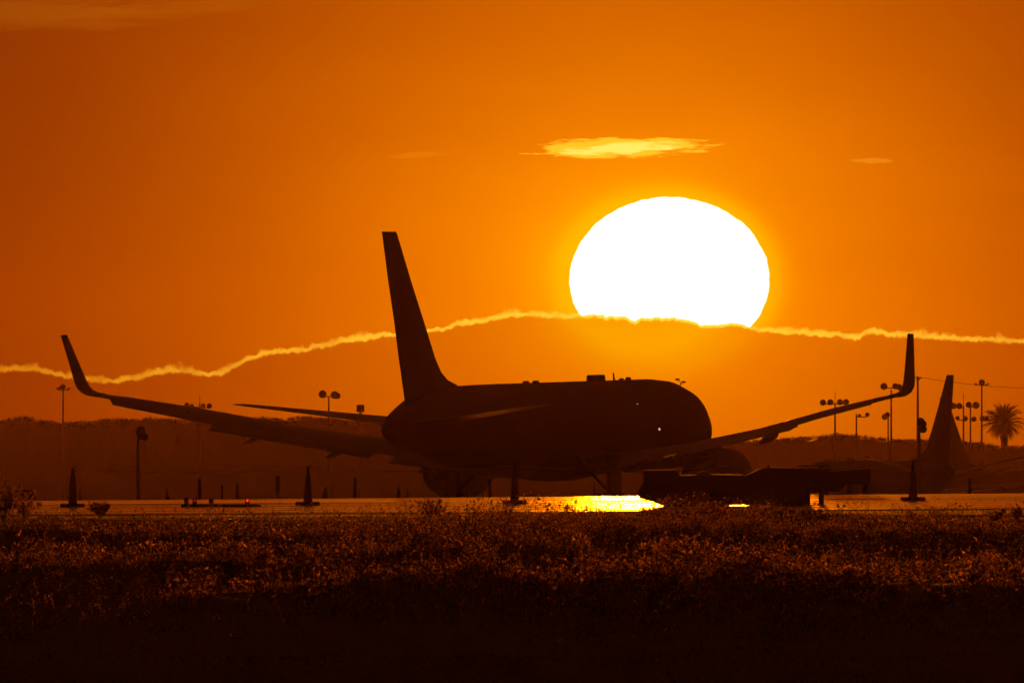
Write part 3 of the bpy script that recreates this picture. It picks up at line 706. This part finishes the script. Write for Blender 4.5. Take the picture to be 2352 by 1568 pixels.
# ------------------------------------------------------------------ belt loader
D2 = 577.0
def loader():
    cx = 1680; zb = th(X(cx, D2), D2)+.02; k = D2/F
    t_ = thing('belt_loader', 'low dark airport belt loader parked right of centre, under the setting sun', 'belt loader', (X(cx, D2), D2, zb))
    def q(px, row): return ((px-cx)*k, Z(row, D2)-zb)
    mb = MB(); mb.prism([q(*p) for p in ((1462,1132),(1468,1143),(1492,1150),(1515,1158),(1860,1160),(1860,1116),(1740,1100),(1705,1090),(1640,1089),(1565,1091),(1480,1100),(1470,1118))], -.85, .85, .04); mb.build('chassis', M['steel'], t_)
    mb = MB(); mb.prism([q(*p) for p in ((1477,1104),(1477,1079),(1548,1078),(1558,1083),(1563,1096),(1560,1104))], -.80, .2, .03); cab = mb.build('engine_cover', M['yellow'], t_)
    mb = MB(); mb.prism([q(*p) for p in ((1594,1098),(1598,1089),(1606,1083),(1617,1081),(1627,1083),(1636,1091),(1640,1098))], -.75, -.2, .03); mb.build('seat', M['rubber'], t_)
    mb = MB(); mb.prism([q(*p) for p in ((1700,1104),(1712,1092),(1740,1079),(1752,1076),(1905,1076),(1905,1118),(1870,1128),(1760,1118))], -.15, .75, .03); bo = mb.build('conveyor_boom', M['yellow'], t_)
    a0, a1 = q(1708,1094), q(1752,1073.5)
    mb = MB(); mb.prism([a0, a1, q(1905,1073.5), q(1905,1076), q(1753,1076), (a0[0]+.01, a0[1]-.03)], .0, .6, .005); mb.build('belt', M['belt'], bo)
    for y_ in (-.78, -.1): 
        p = q(1636,1087); e = q(1706,1086); MB().tube([(p[0], y_, p[1]), (e[0], y_, e[1])], .012, 6).build('rail', M['pole'], t_)
    a, b_ = q(1831,1070), q(1905,1069); mb = MB(); mb.tube([(a[0], -.1, a[1]), (b_[0], -.1, b_[1])], .018, 8)
    for px in (1833, 1853): a = q(px,1070); e = q(px,1078); mb.tube([(a[0], -.1, a[1]), (e[0], -.1, e[1])], .014, 6)
    mb.build('handrail', M['pole'], bo)
    a = q(1886,1067); wp = 6*k; mb = MB(); mb.box(a[0]-wp, a[0]+wp, -.32, -.2, 0, a[1]-.12, .01); po = mb.build('support_leg', M['steel'], t_)
    MB().box(a[0]-wp*1.5, a[0]+wp*1.5, -.4, -.12, 0, .04, .01).build('foot_pad', M['steel'], po)
    MB().box(a[0]-wp*1.2, a[0]+wp*1.2, -.34, -.18, a[1]-.14, a[1], .02).build('work_lamp', M['lamp'], po)
    a = q(1765,1076); MB().lathe([(a[1], .03), (a[1]+.05, .045), (a[1]+.09, .04), (a[1]+.1, .01)], 'Z', 12, (a[0], .1, 0)).build('beacon', M['lamp'], t_, True)
    # skirts and wheels
    mb = MB(); mb.prism([q(*p) for p in ((1512,1157),(1676,1157),(1674,1167),(1540,1167))], -.84, .84, .02); mb.prism([q(*p) for p in ((1722,1157),(1859,1159),(1858,1167),(1725,1167))], -.84, .84, .02); mb.build('side_skirt', M['steel'], t_)
    for px in (1556, 1646, 1752, 1832):
        for y_ in (-.72, .72):
            r_ = .30; a = q(px, 1160); 
            w = MB().lathe([(-.11, r_*.5), (-.11, r_*.9), (-.07, r_), (.07, r_), (.11, r_*.9), (.11, r_*.5)], 'Y', 22, (a[0], y_*.96, r_)).build('wheel', M['tyre'], t_, True)
            MB().lathe([(-.115, r_*.1), (-.118, r_*.3), (-.112, r_*.5)], 'Y', 14, (a[0], y_*.96, r_)).build('hub', M['steel'], w)
    # steering wheel
    a = q(1590,1090); mb = MB(); mb.tube([(a[0]+.13*math.cos(v)*.5, -.45+.13*math.sin(v), a[1]+.13*math.cos(v)*.6) for v in [i*math.pi/8 for i in range(17)]], .012, 6); mb.build('steering_wheel', M['rubber'], t_)
loader()
# long board sign behind the loader, on legs hidden by the crest
d = 680.0; zb = post_base(1930, d); k = d/F
t_ = thing('guidance_sign', 'long dark board sign on short legs sticking out right of the belt loader', 'sign', (X(1930, d), d, zb))
MB().box((1862-1930)*k, (2000-1930)*k, -.12, .12, Z(1112, d)-zb, Z(1076, d)-zb, .02).build('panel', M['sign'], t_)
for px in (1898, 1950, 1988): MB().box((px-5-1930)*k, (px+5-1930)*k, -.05, .05, 0, Z(1112, d)-zb, .01).build('leg', M['steel'], t_)
MB().prism([((1862-1930)*k, Z(1112,d)-zb), ((1945-1930)*k, Z(1112,d)-zb), ((1928-1930)*k, Z(1128,d)-zb), ((1862-1930)*k, Z(1134,d)-zb)], -.08, .08, .02).build('brace_panel', M['sign'], t_)
# ground equipment at the far left
d = 690.0; zb = post_base(60, d); k = d/F
t_ = thing('equipment_cart', 'low dark equipment cart half hidden by weeds at the left edge', 'cart', (X(60, d), d, zb))
MB().box((18-60)*k, (80-60)*k, -.4, .4, Z(1136,d)-zb, Z(1123,d)-zb, .03).build('deck', M['steel'], t_)
MB().box((42-60)*k, (50-60)*k, -.1, .1, Z(1123,d)-zb, Z(1115,d)-zb, .02).build('control_box', M['lamp'], t_)
for px in (28, 46, 72): MB().lathe([(-.06,.05),(-.06,.16),(.06,.16),(.06,.05)], 'Y', 16, ((px-60)*k, -.42, .16)).build('wheel', M['tyre'], t_, True)

# ------------------------------------------------------------------ grass
def grass():
    V_ = []; n_t = 270000
    d = np.where(rng.uniform(0,1,n_t*2) < .45, rng.uniform(232, 556, n_t*2), rng.uniform(255, 430, n_t*2))
    x = rng.uniform(-.041, .041, n_t*2)*d
    keep = rng.uniform(0, 1, n_t*2) < (.35+.65*(vn(x*1.0, d, 2.2) > -.35)) * (1-sm((d-538-5*vn(x, d*0, 3))/14))
    d, x = d[keep][:n_t], x[keep][:n_t]; n = len(d)
    z = terr(x, d)
    clump = np.clip(.5+.7*vn(x+3, d*.1, .5)+.6*vn(x, d*.06, .17)+.5*vn(x+7, d*.2, 1.4), .10, 2.3)
    sw = np.clip(swell(x, d)/.28, 0, 1.3)
    h = .8*(.45+.6*np.exp(-((CX+x/d*F-1430)/760)**2))*rng.uniform(.05, .16, n)*clump*(.4+.7*sw)+.02
    tall = rng.uniform(0, 1, n) < .012; h[tall] *= 2.1
    az = rng.uniform(0, 2*np.pi, n); lean = rng.uniform(.0, .55, n)*h
    w = rng.uniform(.0035, .008, n)
    lx, ly = np.cos(az)*lean, np.sin(az)*lean; sx_, sy_ = -np.sin(az+rng.normal(0,.8,n)), np.cos(az)
    b = np.stack([x, d, z-.01], 1); side = np.stack([np.abs(sx_)+.3, sy_*.5, 0*sx_], 1)*w[:,None]
    m1 = b+np.stack([lx*.3, ly*.3, h*.6], 1); tp_ = b+np.stack([lx, ly, h], 1)
    blades = np.stack([b-side, b+side, m1+side*.9, tp_+side*.15, tp_-side*.15, m1-side*.9], 1).reshape(-1, 3)
    q1 = (np.arange(n)*6)[:, None]+np.array([[0,1,2,5]]); q2 = (np.arange(n)*6)[:, None]+np.array([[5,2,3,4]])
    # bushy sprigs: stems carrying clusters of small leaves
    nc = 52000; dc = np.where(rng.uniform(0,1,nc) < .4, rng.uniform(250, 552, nc), rng.uniform(258, 420, nc)); xc = rng.uniform(-.041, .041, nc)*dc
    pxc = CX+xc/dc*F; swc = np.clip(swell(xc, dc)/.3, 0, 1.2)
    pat = .34+.8*vn(xc+2, dc*.10, .34)+.45*vn(xc+5, dc*.06, .15)+.45*vn(xc+1, dc*.15, .9)
    side_f = .30+1.0*np.exp(-((pxc-1450)/700)**2)
    kp = (rng.uniform(0, 1, nc) < np.clip(pat, .05, 1)*side_f*(.13+.98*swc)) & (rng.uniform(0,1,nc) > sm((dc-538-5*vn(xc, dc*0, 3))/14))
    dc, xc, swc, pat, side_f = dc[kp], xc[kp], swc[kp], pat[kp], side_f[kp]; nc = len(dc)
    hc = rng.gamma(2.6, .105, nc)*(.45+.65*swc)*(.35+.8*np.clip(.8*vn(xc+11, dc*.08, .26)+.6*vn(xc+4, dc*.12, .7)+.5,0,1.8))*(.6+.45*side_f)+.04; hc = np.minimum(hc, .72)*(.30+.70*sm((dc-262)/26))
    kp = rng.uniform(0, 1, nc) < .25+.75*sm((dc-262)/22); dc, xc, swc, pat, side_f, hc = dc[kp], xc[kp], swc[kp], pat[kp], side_f[kp], hc[kp]; nc = len(dc)
    zc = terr(xc, dc); base = np.stack([xc, dc, zc], 1)
    K = 30; u = rng.uniform(.25, 1.08, (nc, K))**.6; wsp = (.25+.42*u)*hc[:,None]*rng.uniform(.1, 1, (nc, K)); an = rng.uniform(0, 2*np.pi, (nc, K))
    c_ = np.stack([xc[:,None]+np.cos(an)*wsp, dc[:,None]+np.sin(an)*wsp, zc[:,None]+u*hc[:,None]], -1)
    c_ = c_.reshape(-1, 3); m_ = len(c_)
    # stems
    ns = 5; ti = c_.reshape(nc, K, 3)[:, :ns]; bb = base[:,None,:]+np.zeros((1,ns,1)); wv = np.array([.0022, 0, 0])
    stems = np.stack([bb-wv, bb+wv, ti+wv*.5, ti-wv*.5], 2).reshape(-1, 3)
    a = rng.normal(size=(m_,3)); a /= np.linalg.norm(a, axis=1, keepdims=True); e = rng.normal(size=(m_,3)); e -= a*(a*e).sum(1, keepdims=True); e /= np.linalg.norm(e, axis=1, keepdims=True)
    s = np.clip(rng.lognormal(-4.02, .5, (m_,1)), .007, .055)*np.where(c_[:,1:2] < 330, 1.35, .95)
    lf = np.stack([c_-a*s, c_-e*s*.5, c_+a*s, c_+e*s*.5], 1).reshape(-1, 3)
    # tall leaning stalks with a seed head
    nk = 3400; dk = rng.uniform(258, 545, nk); xk = rng.uniform(-.04, .04, nk)*dk; hk = rng.uniform(.22, .62, nk)*(.55+.5*np.exp(-((CX+xk/dk*F-1430)/800)**2))
    bk = np.stack([xk, dk, terr(xk, dk)], 1); lk = rng.normal(0, .35, nk)*hk; bend = []
    for q_ in (0, .35, .7, 1.0): bend.append(bk+np.stack([lk*q_**1.7, 0*lk, hk*q_*(1-.18*q_)], 1))
    st2 = np.concatenate([np.stack([bend[i]-wv*1.1, bend[i]+wv*1.1, bend[i+1]+wv*.9, bend[i+1]-wv*.9], 1).reshape(-1,3) for i in range(3)])
    stems = np.concatenate([stems, st2])
    ck = (bend[3][:,None,:]+rng.normal(0, 1, (nk, 12, 3))*np.array([.02,.02,.035])).reshape(-1,3)
    ak = rng.normal(size=ck.shape); ak /= np.linalg.norm(ak, axis=1, keepdims=True); ek = rng.normal(size=ck.shape); ek -= ak*(ak*ek).sum(1, keepdims=True); ek /= np.linalg.norm(ek, axis=1, keepdims=True)
    sk = rng.uniform(.008, .022, (len(ck),1)); lf = np.concatenate([lf, np.stack([ck-ak*sk, ck-ek*sk*.5, ck+ak*sk, ck+ek*sk*.5], 1).reshape(-1,3)]); m_ = len(lf)//4
    allv = np.concatenate([blades, lf, stems]); q3 = len(blades)+np.arange(m_*4).reshape(-1, 4); q4 = len(blades)+m_*4+np.arange(len(stems)).reshape(-1, 4)
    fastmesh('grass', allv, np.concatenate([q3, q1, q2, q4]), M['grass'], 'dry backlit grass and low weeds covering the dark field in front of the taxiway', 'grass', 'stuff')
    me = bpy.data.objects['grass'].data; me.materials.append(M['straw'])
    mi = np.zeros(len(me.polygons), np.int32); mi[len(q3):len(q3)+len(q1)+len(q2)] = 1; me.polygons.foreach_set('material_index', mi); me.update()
grass()

# ------------------------------------------------------------------ weeds
def weed_mesh(seed, h, spread, stems, leafy):
    r_ = np.random.default_rng(seed); mb = MB(); pts_ = []
    for k in range(stems):
        az = r_.uniform(0, 2*math.pi); ln = h*r_.uniform(.55, 1.0); out_ = spread*r_.uniform(.1, 1); p = []
        for i in range(7):
            q = i/6; p.append((math.cos(az)*out_*q**1.3+r_.normal(0, .008), math.sin(az)*out_*q**1.3+r_.normal(0, .008), ln*q))
        mb.tube(p, [.005*(1-.75*i/6)+.0012 for i in range(7)], 4)
        for b_ in range(int(3+leafy*5)):
            q = r_.uniform(.3, .97); i = min(5, int(q*6)); s = Vector(p[i]).lerp(Vector(p[i+1]), q*6-i); a2 = r_.uniform(0, 2*math.pi); l2 = ln*.22*r_.uniform(.4, 1.2)
            e = s+Vector((math.cos(a2)*l2*.7, math.sin(a2)*l2*.7, l2*.8)); mb.tube([tuple(s), tuple((s+e)/2+Vector((0,0,-.01))), tuple(e)], [.003,.0022,.0012], 3)
            for j in range(int(9+leafy*12)): pts_.append(tuple(s.lerp(e, r_.uniform(.25, 1.08))))
        for j in range(int(6+8*leafy)): q = r_.uniform(.25, 1); i = min(5, int(q*6)); pts_.append(tuple(Vector(p[i]).lerp(Vector(p[i+1]), q*6-i)))
    c_ = np.array(pts_)+r_.normal(0, .011, (len(pts_), 3)); n = len(c_)
    a = r_.normal(size=(n,3)); a /= np.linalg.norm(a, axis=1, keepdims=True); e = r_.normal(size=(n,3)); e -= a*(a*e).sum(1, keepdims=True); e /= np.linalg.norm(e, axis=1, keepdims=True)
    s = r_.uniform(.009, .027, (n,1)); lf = np.stack([c_-a*s, c_-e*s*.45, c_+a*s, c_+e*s*.45], 1).reshape(-1, 3)
    return mb, lf
def weed(px, row, toprow, label, seed, spread=.25, stems=10, leafy=1.0, d=None):
    d = d or row2d(px, row); x_ = X(px, d); zb = th(x_, d)-.01; h = max(.15, Z(toprow, d)-zb)
    t_ = thing('weed_plant', label, 'weed', (x_, d, zb), 0, 'tall weeds standing out of the grass')
    mb, lf = weed_mesh(seed, h, spread, stems, leafy)
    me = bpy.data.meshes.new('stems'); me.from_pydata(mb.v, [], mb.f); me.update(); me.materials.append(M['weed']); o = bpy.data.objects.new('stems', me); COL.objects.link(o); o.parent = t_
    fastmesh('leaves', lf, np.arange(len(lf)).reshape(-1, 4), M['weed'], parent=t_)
W_ = [(985,1192,1142,'bushy dark weed in front of the left engine',.45,22,1.0), (1092,1200,1148,'single upright stalk right of the left engine',.06,2,1.2),
 (1010,1190,1160,'low weed just right of the bushy one before the left engine',.3,12,.7), (1175,1195,1165,'low weed at the foot of the tall cone before the belly',.3,12,.7),
 (1500,1192,1160,'spiky weed left of the belt loader front',.35,14,.5), (1548,1195,1158,'weed in front of the left end of the belt loader',.3,12,.8),
 (1608,1205,1158,'tall bushy weed before the front wheels of the belt loader',.38,20,1.0), (1648,1205,1155,'dense weed before the middle of the belt loader',.38,20,1.0),
 (1745,1205,1157,'round-topped weed before the rear wheels of the belt loader',.35,18,1.0), (1822,1212,1172,'glowing flower-topped weed right of the round-topped one',.16,8,1.6),
 (1885,1205,1170,'small curly weed at the foot of the loader leg',.2,9,1.0), (1790,1215,1180,'short weed between the round-topped and the flower-topped weeds',.3,12,1.0),
 (1960,1215,1180,'weed below the right end of the long sign',.35,14,.9), (2097,1200,1168,'weed at the foot of the rightmost tall cone',.2,8,.8),
 (2290,1205,1165,'dark leafy weed near the right edge',.35,16,1.0), (2338,1205,1158,'weed touching the right edge of the picture',.3,12,.8),
 (8,1200,1098,'tallest weed clump at the very left edge',.75,34,.9), (55,1195,1130,'weed clump right of the tallest one at the left edge',.55,20,.8),
 (232,1190,1152,'dark round weed right of the leftmost tall cone',.4,22,1.3),
 (1560,1330,1232,'large glowing weed clump in the middle of the field',.55,34,1.3), (1610,1338,1258,'glowing weed clump right of the largest one',.6,34,1.2),
 (1665,1338,1282,'lower glowing clump at the right end of the large ones',.5,24,1.1), (1500,1340,1286,'glowing clump at the left end of the large ones',.45,20,1.1),
 (1400,1335,1275,'curly-topped weed left of the large clumps',.35,16,1.4), (1350,1338,1280,'curly-topped weed, the leftmost of the glowing row',.3,12,1.4),
 (1460,1332,1290,'small weed between the curly-topped one and the large clumps',.3,12,1.0), (1900,1325,1278,'lone weed in the dark hollow right of centre',.22,8,1.2),
 (1850,1338,1300,'weed on the dim rise right of the large clumps',.45,16,.9), (2110,1335,1290,'weed on the dim rise near the right',.4,16,.9), (2240,1335,1272,'broad feathery weed low at the right',.6,24,.8), (2300,1330,1268,'tall feathery weed at the lower right',.35,16,.8),
 (530,1300,1255,'weed in the lit strip at the left of the field',.4,16,.9), (880,1295,1250,'weed in the lit strip below the left engine',.4,16,.9), (640,1345,1300,'weed at the lower edge of the light, left of centre',.5,20,.9),
 (1090,1345,1290,'weed at the lower edge of the light, near centre',.5,18,1.0), (250,1300,1268,'low weed in the dim strip under the leftmost tall cone',.35,14,.8)]
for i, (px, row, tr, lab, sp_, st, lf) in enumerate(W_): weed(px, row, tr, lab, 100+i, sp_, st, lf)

# ------------------------------------------------------------------ haze
HZ = 0.95e-5
m = bpy.data.materials.new('haze_air'); m.use_nodes = True; n = m.node_tree; n.nodes.clear()
pv = n.nodes.new('ShaderNodeVolumePrincipled'); om = n.nodes.new('ShaderNodeOutputMaterial'); n.links.new(pv.outputs[0], om.inputs['Volume'])
pv.inputs['Color'].default_value = (.88,.5,.25,1); pv.inputs['Density'].default_value = HZ; pv.inputs['Anisotropy'].default_value = .6
hb = MB().box(-3000, 3000, -60, 3600, -30, 22).build('haze', m); tag(hb, 'warm thin haze filling the air over the airfield', 'haze', None, 'stuff')
C.cycles.max_bounces = 6; C.cycles.volume_bounces = 0
